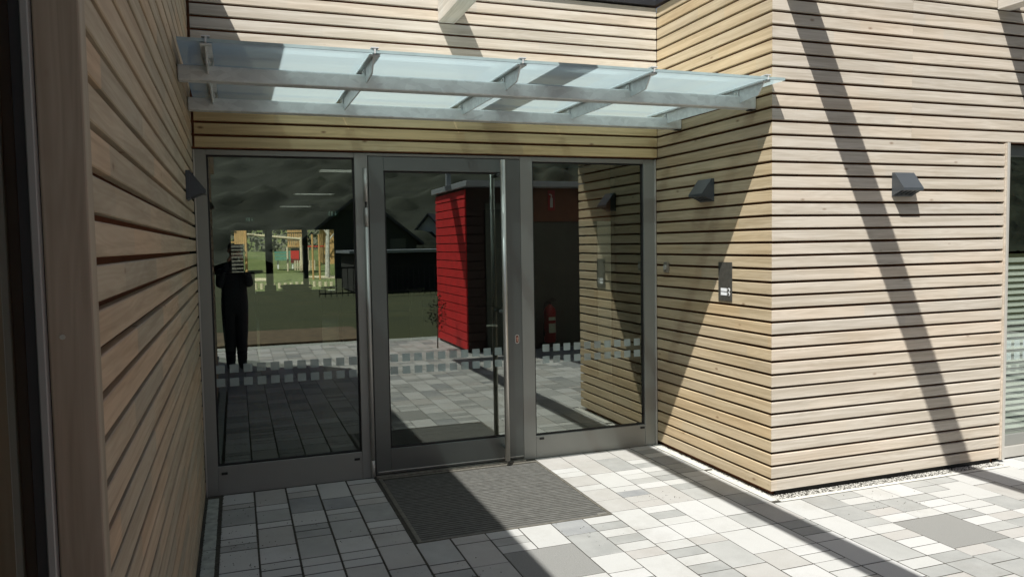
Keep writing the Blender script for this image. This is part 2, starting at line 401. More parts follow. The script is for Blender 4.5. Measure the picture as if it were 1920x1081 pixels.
for k in range(1, 6):
    for _ in range(500): gb.pebble(cx_(k)+rg.gauss(0, .003), rg.uniform(-3, .02), -.001, rg.uniform(.0015, .004), rg)
kind(obj('dark_grit', gb.mesh('grit'), M['gravel_dark']), 'stuff')
gb = Fast()
for cx0, cy0, n_ in ((.22, -1.0, 60), (.25, -1.35, 35), (.6, -.75, 30), (1.3, -1.9, 40), (2.2, -1.6, 25), (.2, -.3, 20), (1.0, -1.2, 30), (3.0, -1.2, 30), (4.4, -1.9, 40)):
    for _ in range(n_): gb.pebble(cx0+rg.gauss(0, .13), cy0+rg.gauss(0, .12), .0015, rg.uniform(.0012, .0045), rg)
kind(obj('crumbs', gb.mesh('crumbs'), M['gravel_dark']), 'stuff')
# land to the south (behind the camera, mirrored in the glass) and to the north (through the hall)
def grid_land(name, x0, x1, y0, y1, nx, ny, f, mat):
    bm = BM(); V = [[bm.verts.new((x0+(x1-x0)*i/nx, y0+(y1-y0)*j/ny, f(x0+(x1-x0)*i/nx, y0+(y1-y0)*j/ny))) for i in range(nx+1)] for j in range(ny+1)]
    for j in range(ny):
        for i in range(nx): bm.faces.new((V[j][i], V[j][i+1], V[j+1][i+1], V[j+1][i]))
    return kind(obj(name, bm, mat, smooth=True), 'structure')
def south(x, y):
    d = max(0, -y-55); return -.10 + min(95, d*.40)*(.9+.18*math.sin(x*.021)+.08*math.sin(x*.07+1)) - (.0)
grid_land('ground', -900, 900, -900, 900, 2, 2, lambda x, y: -.25, M['lawn'])
grid_land('lawn', -60, 90, -60, -8.3, 60, 30, lambda x, y: -.03+.05*math.sin(x*.4)*math.sin(y*.3)*min(1, (-8.3-y)/4), M['lawn'])
grid_land('hillside', -260, 320, -260, -50, 60, 40, south, M['hill'])
kind(obj('edging_strip', bx(-9, 16, -8.75, -8.3, -.2, -.005), M['concrete']), 'structure')
kind(obj('flower_bed', bx(-9, 2.6, -11.2, -8.8, -.2, .03), M['soil']), 'structure')
def north(x, y):
    t = max(0, y-20); return .36 + min(t*.055, 1.2) + max(0, y-48)*.42 + .06*math.sin(x*.9+y*.5)*min(1, t/3)
grid_land('meadow', -60, 80, 20, 140, 90, 90, north, M['lawn_n'])
kind(obj('road', bx(-60, 80, 15.6, 20, -.2, .37), M['road']), 'structure')
bm = BM(); bmesh.ops.create_circle(bm, cap_ends=True, segments=40, radius=1, matrix=Matrix.Translation((1.6, 24.4, .63)) @ Matrix.Rotation(.055, 4, 'X') @ Matrix.Diagonal((3.2, .75, 1, 1))); kind(obj('sand_patch', bm, M['sand']), 'structure')

# ------------------------------------------------------------------ boards
def board_mesh(L, m0=0, m1=0, h=.0734, t=.024):
    """board along x, front face at y=0, mitred by m at either end"""
    c = .0028
    prof = [(c, 0), (0, c), (0, h-c), (c, h), (t, h), (t, 0)]   # (depth, z)
    bm = BM(); A = [bm.verts.new((m0*d, d, z)) for d, z in prof]; B = [bm.verts.new((L-m1*d, d, z)) for d, z in prof]; n = len(prof)
    bm.faces.new(list(reversed(A))); bm.faces.new(B)
    for i in range(n): bm.faces.new((A[i], A[(i+1) % n], B[(i+1) % n], B[i]))
    bmesh.ops.recalc_face_normals(bm, faces=bm.faces[:])
    me = bpy.data.meshes.new('cladding_board'); bm.to_mesh(me); bm.free(); return me
_bc = {}
def board(parent, mat, L, loc, rz, m0=0, m1=0, h=.0734):
    key = (round(L, 4), m0, m1, mat.name, h)
    if key not in _bc: me = board_mesh(L, m0, m1, h); me.materials.append(mat); _bc[key] = me
    o = obj('cladding_board', _bc[key], None, parent); o.location = (loc[0], loc[1], loc[2]+R_.uniform(-.0007, .0007)); o.rotation_euler = (R_.gauss(0, .004), 0, rz+R_.gauss(0, .0003)); return o
HB = .0088
building = thing('timber_building', 'larch clad building with glazed entrance recess, wing wall and right hand front wall', 'building', (0, 0, 0))
# left building
left = thing('timber_side_building', 'shaded larch clad building on the left with tall corner post and dark glazing', 'building', (0, -2, 0))
def P_(o, par): # keep world coordinates under a parent with an offset
    o.matrix_parent_inverse = Matrix.Translation(-Vector(par.location)); return o
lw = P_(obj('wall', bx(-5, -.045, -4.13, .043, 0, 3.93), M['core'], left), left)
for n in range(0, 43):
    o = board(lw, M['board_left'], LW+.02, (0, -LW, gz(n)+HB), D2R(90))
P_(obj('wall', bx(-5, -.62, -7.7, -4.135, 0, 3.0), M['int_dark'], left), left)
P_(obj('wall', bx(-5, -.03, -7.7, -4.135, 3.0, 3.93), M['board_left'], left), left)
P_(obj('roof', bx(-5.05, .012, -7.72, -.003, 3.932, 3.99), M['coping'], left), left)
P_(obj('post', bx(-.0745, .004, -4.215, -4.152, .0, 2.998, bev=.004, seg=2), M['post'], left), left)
P_(obj('window_jamb', bx(-.0895, -.0755, -4.235, -4.16, .0, 2.998, bev=.002), M['frame'], left), left)
P_(obj('window_seal', bx(-.108, -.0905, -4.228, -4.16, .0, 2.998), M['black'], left), left)
pw = P_(obj('window_pane', bx(-.115, -.1085, -7.6, -4.17, .08, 2.998), M['glass'], left), left)
P_(obj('window_frame', bx(-.15, -.09, -7.7, -4.24, .0, .078), M['leaf'], left), left)
sb = BM()
for z in (1.62, .52):
    for x in (-.05,): tube(sb, (x, -4.214, z), (x, -4.218, z), .005, n=8)
P_(obj('screw', sb, M['steel'], left), left)

# main building walls
fw = obj('wall', bx(-.3, W, .045, .30, 2.49, 3.74), M['core'], building)
for n in range(27, 41): board(fw, M['board_gold'] if n < 31 else M['board'], W-.018-.003, (.018, 0, gz(n)+HB), 0)
rw = obj('wall', bx(W+.045, W+.25, -1.45, .30, .0, 3.74), M['core'], building)
for n in range(0, 41):
    y0 = .018 if n < 27 else -.003
    board(rw, M['board_return'], D+y0, (W, y0, gz(n)+HB), D2R(-90), 0, 1)
ww = obj('wall', bx(W+.251, 5.84, -D+.05, -1.25, .0, 3.74), M['core'], building)
ww2 = obj('wall', bx(5.842, 9.5, -D+.05, -1.25, 2.50, 3.74), M['core'], building)
for n in range(0, 41):
    j1 = 4.92+.0 if n % 4 in (0, 3) else None
    end = 5.858 if n < 27 else 9.5
    if n >= 27:
        cuts = {0: [4.922], 1: [4.922, 7.3], 2: [6.02], 3: [4.922, 7.7]}[n % 4]
    else: cuts = []
    xs = [W] + cuts + [end]
    for i in range(len(xs)-1):
        a, b = xs[i], xs[i+1]
        board(ww, M['board'], b-a-(.0015 if i < len(xs)-2 else 0), (a, -D, gz(n)+HB), 0, 1 if i == 0 else 0, 0)
obj('wall', bx(8.1, 9.5, -D, -1.25, 0, 2.49), M['board'], building)
obj('wall', bx(9.3, 9.5, -1.25, 15, 0, 3.74), M['core'], building)
obj('plinth', bx(W+.06, 5.80, -D+.052-.02, -D+.049, .0, .03), M['black'], building)
# coping
cb = BM(); box(cb, .02, W+.02, -.028, .30, TOP, TOP+.045); obj('coping', cb, M['coping'], building)
cb = BM(); box(cb, W-.028, W+.25, -D-.028, -.0285, TOP, TOP+.045); box(cb, W+.2505, 9.5, -D-.028, -1.2, TOP, TOP+.045); obj('coping', cb, M['coping'], building)
# roof with three openings over the hall, a fourth added to brighten the lobby, ceiling at 2.75
sky_x = (1.28, 2.02); sky_y = [(4.12, 4.5), (8.6, 9.0), (13.0, 13.45)]
rb = BM(); y = .31
LOBBY_FILL = (3.9, 5.4, 1.5, 2.6)  # extent of the added opening that lights the lobby
for a, b in sky_y + [(15.3, 15.3)]:
    if y < 1:
        box(rb, -2.2, LOBBY_FILL[0], y, a, 2.75, 3.0); box(rb, LOBBY_FILL[1], 9.3, y, a, 2.75, 3.0); box(rb, LOBBY_FILL[0], LOBBY_FILL[1], y, LOBBY_FILL[2], 2.75, 3.0); box(rb, LOBBY_FILL[0], LOBBY_FILL[1], LOBBY_FILL[3], a, 2.75, 3.0)
    else: box(rb, -2.2, 9.3, y, a, 2.75, 3.0)
    if a < 15: box(rb, -2.2, sky_x[0], a, b, 2.75, 3.0); box(rb, sky_x[1], 9.3, a, b, 2.75, 3.0)
    y = b
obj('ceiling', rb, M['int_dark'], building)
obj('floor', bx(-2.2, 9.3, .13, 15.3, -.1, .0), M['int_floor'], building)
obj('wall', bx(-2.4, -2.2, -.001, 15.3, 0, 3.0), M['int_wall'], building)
obj('wall', bx(-2.2, .0, .045, .30, 0, 2.488), M['int_wall'], building)
for a, b in sky_y:
    sb = BM(); f = .03; sb2 = BM()
    for x in (sky_x[0]+.002, sky_x[1]-f): box(sb, x, x+f-.002, a+.002, b-.002, 2.752, 3.05)
    for k in range(1, 4): xx = sky_x[0]+(sky_x[1]-sky_x[0])*k/4; box(sb, xx-.008, xx+.008, a+.002, b-.002, 2.99, 3.05)
    s = obj('skylight', sb, M['white'], building)
    box(sb2, sky_x[0]+.03, sky_x[1]-.03, a+.002, a+.02, 2.752, 3.0); box(sb2, sky_x[0]+.03, sky_x[1]-.03, b-.02, b-.002, 2.752, 3.0); obj('lining', sb2, M['white'], s)
    obj('pane', bx(sky_x[0]-.05, sky_x[1]+.05, a-.05, b+.05, 3.052, 3.06), M['milky_sheet'], s)
s = obj('skylight', bx(LOBBY_FILL[0], LOBBY_FILL[1], LOBBY_FILL[2], LOBBY_FILL[2]+.03, 2.76, 3.05), M['white'], building); obj('pane', bx(LOBBY_FILL[0]-.05, LOBBY_FILL[1]+.05, LOBBY_FILL[2]-.05, LOBBY_FILL[3]+.05, 3.052, 3.06), M['milky_sheet'], s)  # added skylight, put in only to brighten the lobby and partition
# far wall of the hall with its three windows
fwin = [(.128, 1.003), (1.134, 1.93), (2.02, 2.751)]
wb = BM(); box(wb, -2.2, .128, 15.0, 15.2, 0, 2.75); box(wb, 2.751, 9.3, 15.0, 15.2, 0, 2.75); box(wb, .128, 2.751, 15.0, 15.2, 0, .6); box(wb, .128, 2.751, 15.0, 15.2, 2.26, 2.75)
obj('wall', wb, M['int_dark'], building)
for a, b in ((1.003, 1.134), (1.93, 2.02)): obj('window_post', bx(a, b, 15.01, 15.19, .6, 2.26), M['int_dark'], building)
for a, b in fwin:
    w_ = BM(); t = .025
    box(w_, a+.001, a+t, 15.05, 15.12, .6, 2.26); box(w_, b-t, b-.001, 15.05, 15.12, .6, 2.26); box(w_, a+t, b-t, 15.05, 15.12, .6, .6+t); box(w_, a+t, b-t, 15.05, 15.12, 2.26-t, 2.26)
    w_ = obj('window', w_, M['leaf'], building); obj('pane', bx(a+t, b-t, 15.08, 15.09, .6+t, 2.26-t), M['glass_clear'], w_)
# inner partition behind the right pane
obj('partition', bx(3.72, 3.86, 3.4, 3.5, 0, 2.75), M['orange'], building)
obj('partition', bx(3.86, 9.3, 3.4, 3.5, 2.06, 2.75), M['orange'], building)
d_ = obj('inner_door', bx(3.862, 4.78, 3.42, 3.48, .01, 2.058), M['door_grey'], building)
obj('partition', bx(4.78, 5.0, 3.4, 3.5, 0, 2.058), M['cream'], building)
d2 = obj('inner_door', bx(5.0, 5.55, 3.43, 3.48, .01, 2.058), M['white'], building); tb = BM(); tube(tb, (5.36, 3.36, 1.15), (5.36, 3.36, 1.72), .014); tube(tb, (5.36, 3.36, 1.25), (5.36, 3.43, 1.25), .01); tube(tb, (5.36, 3.36, 1.62), (5.36, 3.43, 1.62), .01); obj('handle', tb, M['steel'], d2)
obj('partition', bx(5.55, 9.3, 3.4, 3.5, 0, 2.058), M['cream'], building)

# ------------------------------------------------------------------ glazed entrance
ent = thing('glazed_entrance', 'grey metal framed glass entrance with tall steel pull bar and ribbed mat in front', 'entrance', (0, .05, 0))
def E(name, bm, mat, parent=None, smooth=False):
    o = obj(name, bm, mat, parent or ent, smooth)
    return P_(o, ent) if parent is None else o
YF, YB = .03, .10
FT = 2.482
E('door_post', bx(.012, .0865, YF, YB, .0, FT, bev=.002), M['frame'])
E('door_post', bx(1.122, 1.2215, YF, YB, .0, FT, bev=.002), M['frame'])
E('door_post', bx(2.4455, 2.554, YF, YB, .0, FT, bev=.002), M['frame'])
E('door_post', bx(3.578, W-.016, YF, YB, .0, FT, bev=.002), M['frame'])
E('edge_trim', bx(W-.0155, W-.003, YF-.012, YB, .0, FT, bev=.001), M['alu_trim'])
E('edge_trim', bx(.002, .0115, YF-.006, YB, .0, FT, bev=.001), M['alu_trim'])
E('head_rail', bx(.087, 1.1215, YF+.001, YB, 2.446, FT, bev=.002), M['frame'])
E('head_rail', bx(1.222, 2.445, YF+.001, YB, 2.462, FT, bev=.001), M['frame'])
E('head_rail', bx(2.5545, 3.5775, YF+.001, YB, 2.446, FT, bev=.002), M['frame'])
E('bottom_rail', bx(.087, 1.1215, YF+.001, YB, .0, .209, bev=.002), M['frame'])
E('bottom_rail', bx(2.5545, 3.5775, YF+.001, YB, .0, .188, bev=.002), M['frame'])
E('threshold', bx(1.222, 2.445, YF-.05, YB+.02, .0, .012, bev=.002), M['mat_frame'])
E('backing', bx(.012, W-.016, .27, .30, 2.484, 2.489), M['core'])
for x in (.13, 1.082, 2.604, 3.55):
    z = .158 if x < 2 else .164
    E('drain_cap', bx(x-.021, x+.021, YF-.005, YF+.0005, z-.009, z+.009, bev=.002), M['black'])
def frosts(a, b, start, y, par):
    x = start; k = 0
    while x+.061 < b:
        for z0, z1 in ((.882, .943), (.785, .844)):
            m = BM(); box(m, x, x+.061, y-.0012, y-.0002, z0, z1); o = obj('frosted_square', m, M['frost'], par)
        x += .0948; k += 1
def pane(a, b, z0, z1, y, start, par=None):
    # rubber gasket then the glass
    g = BM(); t = .012
    for q in ((a, b, z0, z0+t), (a, b, z1-t, z1), (a, a+t, z0+t, z1-t), (b-t, b, z0+t, z1-t)): box(g, q[0], q[1], y-.012, y+.02, q[2], q[3])
    if par is None:
        p = E('pane', bx(a+t, b-t, y, y+.008, z0+t, z1-t), M['glass']); E('gasket', g, M['black'])
    else: p = obj('pane', bx(a+t, b-t, y, y+.008, z0+t, z1-t), M['glass'], par); obj('gasket', g, M['black'], par)
    frosts(a, b, start, y, p if par is None else p.parent)
    return p
pane(.087, 1.1215, .2095, 2.4455, YF+.03, .096)
pane(2.5545, 3.5775, .1885, 2.4455, YF+.03, 2.634)
# door leaf: rails are sub-parts of the leaf
lf = BM(); y0, y1 = YF-.006, YB-.01
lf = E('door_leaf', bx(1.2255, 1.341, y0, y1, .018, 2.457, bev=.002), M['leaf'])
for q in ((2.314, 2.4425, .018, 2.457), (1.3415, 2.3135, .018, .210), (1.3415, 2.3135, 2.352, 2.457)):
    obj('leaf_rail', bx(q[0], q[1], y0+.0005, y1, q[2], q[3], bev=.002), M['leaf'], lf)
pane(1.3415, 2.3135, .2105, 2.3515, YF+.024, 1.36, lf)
obj('brush_seal', bx(1.23, 2.44, y0+.006, y1-.01, .012, .0175), M['black'], lf)
obj('weather_bar', bx(1.24, 2.438, y0-.006, y0, .034, .042, bev=.001), M['hinge'], lf)
# pull bar
pb = BM(); tube(pb, (2.262, -.085, .045), (2.262, -.085, 2.44), .020, n=24)
pb = E('pull_bar', pb, M['steel'], smooth=False)
for p in pb.data.polygons: p.use_smooth = len(p.vertices) == 4
for z in (.14, 1.24, 2.33):
    t = BM(); tube(t, (2.262, -.07, z), (2.262, y0, z), .0125, n=14); tube(t, (2.262, y0-.003, z), (2.262, y0, z), .017, n=18); obj('bar_mount', t, M['leaf'], pb)
# inner lever seen through the glass, keyhole rosette
t = BM(); tube(t, (2.16, .10, 1.12), (2.24, .10, 1.12), .009); tube(t, (2.235, .10, 1.12), (2.235, .06, 1.12), .009); E('inner_handle', t, M['steel'])
t = BM()
def capsule(bm, x, z, w, h, ya, yb):
    pts = []
    for i in range(24):
        a = 2*math.pi*i/24; s = math.sin(a); pts.append((x+w/2*math.cos(a), z+(h/2-w/2)*(1 if s > 0 else -1)+w/2*s))
    prism(bm, pts, 1, ya, yb)
capsule(t, 2.397, 1.006, .034, .074, y0-.004, y0); ro = E('lock_rosette', t, M['steel'])
t = BM(); capsule(t, 2.397, 1.006, .024, .062, y0-.005, y0-.0041); obj('rosette_inset', t, plain('brown_inset', (.16, .05, .03), .4), ro)
t = BM(); capsule(t, 2.397, 1.004, .009, .034, y0-.008, y0-.0051); tube(t, (2.397, y0-.0052, 1.014), (2.397, y0-.009, 1.014), .008, n=16); obj('lock_cylinder', t, plain('copper', (.6, .34, .26), .3, .8), ro)
# hinge line on the left of the leaf
hz = [(2.365, 2.115), (2.07, 1.93), (1.925, .142), (.138, .012)]
for i, (a, b) in enumerate(hz):
    t = BM(); tube(t, (1.200, .012, b), (1.200, .012, a), .0135, n=16); o = E('hinge_barrel', t, M['hinge'])
    for p in o.data.polygons: p.use_smooth = len(p.vertices) == 4
t = BM(); tube(t, (1.200, .012, 2.065), (1.200, .012, 2.12), .006, n=10); tube(t, (1.2, .012, .13), (1.2, .012, .15), .006); E('hinge_pin', t, M['black'])

# ------------------------------------------------------------------ canopy
can = thing('glass_canopy', 'frosted pale blue glass canopy on galvanised steel beams above the entrance', 'canopy', (0, 0, 2.8))
def Cn(name, bm, mat): return P_(obj(name, bm, mat, can), can)
def hollow_beam(x0, x1, y0, y1, z0, z1):
    return bx(x0, x1, y0, y1, z0, z1, bev=.008, seg=3)
for (ya, yb, z0, z1) in ((-1.35, -1.27, 2.683, 2.765), (-.40, -.32, 2.683, 2.765)):
    o = Cn('beam', hollow_beam(.003, W-.008, ya, yb, z0, z1), M['galv'])
    obj('end_plate', bx(W-.045, W-.003, ya+.012, yb-.012, z0-.006, z0-.0005), M['black'], o)
ribs = [.157, 1.006, 1.856, 2.715, 3.555]
for x in ribs:
    t = BM(); box(t, x-.028, x+.028, -1.632, -.10, 2.806, 2.814)
    r = Cn('rib', t, M['galv'])
    t = BM(); prism(t, [(-1.605, 2.8055), (-1.545, 2.735), (-1.53, 2.730), (-1.36, 2.718), (-.42, 2.722), (-.22, 2.73), (-.14, 2.8055)], 0, x-.004, x+.004); obj('web', t, M['galv'], r)
    for yy in (-1.345, -.395):
        t = BM()
        for dx in (-.012, .0065): box(t, x+dx, x+dx+.0055, yy+.003, yy+.05, 2.7655, 2.80)
        obj('lug', t, M['galv'], r)
        t = BM(); tube(t, (x-.020, yy+.026, 2.783), (x+.020, yy+.026, 2.783), .008, n=6); obj('bolt', t, M['steel'], r)
    t = BM(); box(t, x-.020, x+.020, -1.652, -1.60, 2.8425, 2.848); box(t, x-.004, x+.004, -1.650, -1.60, 2.8145, 2.842); obj('clamp', t, M['galv_light'], r)
    t = BM(); box(t, x-.030, x+.030, -1.60, -.11, 2.838, 2.842); obj('cover_strip', t, M['galv'], r)
gx = [.022, 1.006, 1.856, 2.715, 3.690]
for i in range(4):
    a = gx[i]+(.006 if i else 0); b = gx[i+1]-(.006 if i < 3 else 0)
    o = Cn('glass_pane', bx(a, b, -1.645, -.012, 2.8175, 2.834), M['glass_edge']); o.data.materials.append(M['canopy_glass']); o.data.materials.append(M['glass_rim'])
    for p in o.data.polygons: p.material_index = 1 if p.normal.z < -.5 else 0 if p.normal.z > .5 else 2      # clear sheet, milky film on its underside

# ------------------------------------------------------------------ timber beams
def beam(x, ys, label):
    o = obj('timber_beam', bx(x, x+.13, -7.34, ys, 3.482, 3.758, bev=.004, seg=2), M['beam']); tag(o, label, 'beam', 'roof beams reaching out from the wall'); return o
beam(1.786, -.003, 'white timber beam jutting from the wall above the glass canopy')
beam(3.766, -D-.003, 'timber beam just above the outer corner of the recess')
beam(5.746, -D-.003, 'pale timber beam end at the top right above the right window')
beam(7.726, -D-.003, 'timber beam furthest to the right, beyond the window')
o = tag(obj('timber_beam', bx(1.786, 9.5, -7.6, -7.342, 3.482, 3.758, bev=.004), M['beam']), 'long cross beam tying the outer ends of the timber beams over the red shed', 'beam', 'roof beams reaching out from the wall')

# ------------------------------------------------------------------ wall lamps
def lamp(loc, rz, label):
    """back plate in the plane y=0, sticks out to -y"""
    t = thing('wall_lamp', label, 'wall lamp', loc, 'wedge shaped wall lamps', rz)
    w, h = .092, .086
    b = BM(); prism(b, [(-.0, h), (-.022, h), (-.108, -.028), (-.108, -.046), (-.100, -.050), (-.088, -.046), (-.088, -.03), (-.02, h-.02), (-.02, -h+.01), (0, -h)], 0, -w, w)
    obj('hood', b, M['lamp'], t)
    for s in (-w, w-.004):
        b = BM(); prism(b, [(-.0205, h-.022), (-.0875, -.03), (-.0875, -.047), (-.0205, -h+.012)], 0, s, s+.004); obj('side_cheek', b, M['lamp'], t)
    for k in range(4):
        x = -w+.03+k*.041
        b = BM(); prism(b, [(-.0205, -h+.014), (-.0875, -.047), (-.0875, -.03), (-.0205, -h+.034)], 0, x, x+.013); obj('louvre', b, M['lamp'], t)
    obj('diffuser', bx(-w+.006, w-.006, -.075, -.0205, -.02, -.012), M['white'], t)
    return t
lamp((4.832, -D-.001, 2.160), 0, 'grey wedge wall lamp in full sun on the right hand front wall')
lamp((W-.001, -.745, 2.163), D2R(-90), 'dark wedge wall lamp in shade above the intercom panel')
lamp((.001, -.85, 2.158), D2R(90), 'dark wedge wall lamp on the shaded left wall beside the glass')

# intercom panel, key switch
t = thing('intercom_panel', 'dark metal intercom plate with two white name plates on the return wall', 'intercom', (W-.003, -.982, 1.474), None, D2R(-90))
obj('plate', bx(-.085, .085, -.004, 0, -.144, .144, bev=.0012), M['panel'], t)
for z in (-.062, -.092):
    obj('name_plate', bx(-.051, .023, -.0062, -.0041, z-.0115, z+.0115, bev=.0006), M['label_white'], t)
    b = BM()
    bmesh.ops.create_circle(b, segments=24, radius=.0145, cap_ends=True, matrix=Matrix.Translation((.048, -.0065, z)) @ Matrix.Rotation(D2R(90), 4, 'X'))
    r = bmesh.ops.extrude_face_region(b, geom=b.faces[:]); bmesh.ops.translate(b, vec=(0, .0024, 0), verts=[v for v in r['geom'] if isinstance(v, bmesh.types.BMVert)])
    bu = obj('call_button_ring', b, M['label_white'], t)
    b = BM(); tube(b, (.048, -.0085, z), (.048, -.0064, z), .0095, n=20); obj('call_button', b, M['panel'], t)
t = thing('key_switch', 'small metal key switch box on the return wall next to the glass', 'key switch', (W-.002, -.160, 1.562), None, D2R(-90))
obj('box', bx(-.030, .030, -.022, 0, -.044, .044, bev=.003), plain('switch_box', (.34, .31, .26), .4, .6), t)
b = BM(); tube(b, (0, -.030, 0), (0, -.0225, 0), .021, n=24); obj('lock', b, M['alu_trim'], t)

# ------------------------------------------------------------------ entrance mat
mt = thing('entrance_mat', 'recessed ribbed dark grey mat with metal frame before the door', 'door mat', (1.87, -.7, 0))
def Mt(n, bm, m): return P_(obj(n, bm, m, mt), mt)
Mt('mat_well', bx(1.259, 2.511, -1.371, -.023, -.03, -.0022), M['mat_dark'])
fb = [(1.232, 1.258, -1.388, -.022), (2.512, 2.528, -1.388, -.022), (1.258, 2.512, -1.388, -1.372), (1.258, 2.512, -.045, -.022)]
for a, b, c, d in fb: Mt('mat_frame', bx(a, b, c, d, -.02, .002, bev=.001), M['mat_frame'])
tb_ = Fast(); y = -1.368; k = 0
while y < -.048:
    tb_.box(1.260, 2.510, y, y+.020, -.016, -.001+R_.uniform(-.0008, .0008)); y += .0325; k += 1
kind(Mt('mat_rib', tb_.mesh('mat_rib'), M['rubber_mat']), 'stuff')
Mt('metal_clip', bx(2.44, 2.505, -1.366, -1.348, -.0005, .004), M['steel'])

# ------------------------------------------------------------------ right window with blind
wn = thing('blind_window', 'tall window with lowered slatted blind at the right edge of the front wall', 'window', (6, -1.4, 0))
def Wn(n, bm, m): return P_(obj(n, bm, m, wn), wn)
Wn('side_trim', bx(5.860, 5.876, -D-.006, -D+.04, .022, 2.487, bev=.001), M['board'])
Wn('side_trim', bx(5.877, 5.902, -D-.012, -1.37, .022, 2.49, bev=.002), M['alu_trim'])
Wn('sill', bx(5.903, 8.09, -1.452, -1.37, .008, .095, bev=.002), M['alu_trim'])
Wn('bottom_rail', bx(5.903, 8.09, -1.43, -1.37, .097, .185, bev=.002), M['frame'])
Wn('head_rail', bx(5.903, 8.09, -1.43, -1.37, 2.40, 2.487, bev=.002), M['leaf'])
for a in (5.903, 8.02): Wn('frame_post', bx(a, a+.07, -1.43+.001, -1.37, .186, 2.399, bev=.002), M['frame'])
wp = Wn('pane', bx(5.974, 8.019, -1.41, -1.402, .186, 2.399), M['glass'])
for k in range(3):
    for j, z0 in enumerate((.785, .882)):
        obj('frosted_square', bx(6.03+k*.0948, 6.091+k*.0948, -1.4112, -1.4102, z0, z0+.06), M['frost'], wp)
for i in range(27):
    z = .225+i*.05
    if z > 1.55: break
    Wn('blind_slat', bx(5.98, 8.0, -.021, .021, -.0012, .0012, M=Matrix.Translation((0, -1.34, z)) @ Matrix.Rotation(D2R(58), 4, 'X')), M['blind'])
Wn('blind_rail', bx(5.98, 8.0, -1.355, -1.325, 1.565, 1.6), M['blind'])
obj('wall', bx(W+.26, 9.3, 1.3, 1.4, 0, 2.75), M['int_dark'], building)
obj('floor', bx(W+.26, 9.3, -1.249, .12, -.1, .0), M['int_floor'], building)
obj('ceiling', bx(W+.26, 9.3, -1.249, .30, 2.75, 3.0), M['int_dark'], building)

# ------------------------------------------------------------------ inside the hall
t = thing('fire_extinguisher', 'red fire extinguisher standing behind the right hand pane', 'fire extinguisher', (4.03, 3.28, .50))
b = BM()
prof = [(.0, 0), (.07, .01), (.078, .03), (.078, .40), (.066, .45), (.03, .485), (.02, .50)]
bm = b; N_ = 20; rings = []
for r, z in prof: rings.append([bm.verts.new((r*math.cos(2*math.pi*i/N_), r*math.sin(2*math.pi*i/N_), z)) for i in range(N_)] if r > 0 else [bm.verts.new((0, 0, z))])
for a, c in zip(rings, rings[1:]):
    for i in range(N_):
        if len(a) == 1: bm.faces.new((a[0], c[(i+1) % N_], c[i]))
        else: bm.faces.new((a[i], a[(i+1) % N_], c[(i+1) % N_], c[i]))
bm.faces.new(rings[-1]); obj('cylinder_body', b, M['ext_red'], t, smooth=True)
b = BM(); tube(b, (0, 0, .50), (0, 0, .54), .016); box(b, -.012, .012, -.11, .02, .54, .556); box(b, -.01, .01, -.12, .0, .575, .588, M=Matrix.Rotation(.12, 4, 'X')); obj('valve', b, M['black'], t)
b = BM(); pts = [(0, .02, .53), (-.07, -.01, .52), (-.10, -.02, .42), (-.10, -.02, .2), (-.09, -.02, .1)]
for p, q in zip(pts, pts[1:]): tube(b, p, q, .010, n=8)
obj('hose', b, M['black'], t)
for z0, z1 in ((.30, .34), (.14, .26)): 
    b = BM(); box(b, -.045, .045, -.0815, -.074, z0, z1); obj('label_plate', b, M['cream'], t)
t = tag(obj('wall_bracket_shelf', bx(3.94, 4.12, 3.18, 3.398, .47, .498, bev=.003), M['black']), 'small black shelf that carries the fire extinguisher', 'shelf')
def sign(loc, rz, label, face='exit'):
    t = thing('safety_sign', label, 'sign', loc, None, rz)
    obj('sign_plate', bx(-.11, .11, -.02, 0, -.06, .06, bev=.002), M['sign_lit'], t)
    b = BM(); y = -.0215
    # running figure, door and downward arrow
    tube(b, (-.062, y, .035), (-.062, y+.001, .035), .009, n=10)
    for p in (((-.065, .024), (-.072, -.004)), ((-.072, -.004), (-.056, -.022)), ((-.056, -.022), (-.062, -.042)), ((-.072, -.004), (-.088, -.030)), ((-.066, .020), (-.048, .008)), ((-.066, .020), (-.084, .010))):
        tube(b, (p[0][0], y, p[0][1]), (p[1][0], y, p[1][1]), .0035, n=6)
    box(b, -.03, -.004, y, y+.001, -.045, .04)
    box(b, .046, .056, y, y+.001, -.005, .04); prism(b, [(.03, -.004), (.072, -.004), (.051, -.042)], 1, y, y+.001)
    obj('pictogram', b, M['sign_white'], t); return t
sign((.62, 14.6, 2.5), 0, 'green exit sign with running figure at the left end of the hall')
sign((2.05, 9.4, 2.42), 0, 'green exit sign with arrow hanging before the far windows')
t = thing('safety_sign', 'small dark red fire sign on the orange inner wall', 'sign', (4.12, 3.396, 2.33))
obj('sign_plate', bx(-.05, .05, -.006, 0, -.13, .13, bev=.002), M['ext_red'], t)
b = BM(); box(b, -.018, .018, -.008, -.0061, -.09, .03); tube(b, (0, -.007, .03), (0, -.007, .07), .008, n=8); box(b, -.03, .0, -.008, -.0061, .07, .082); obj('pictogram', b, M['white'], t)
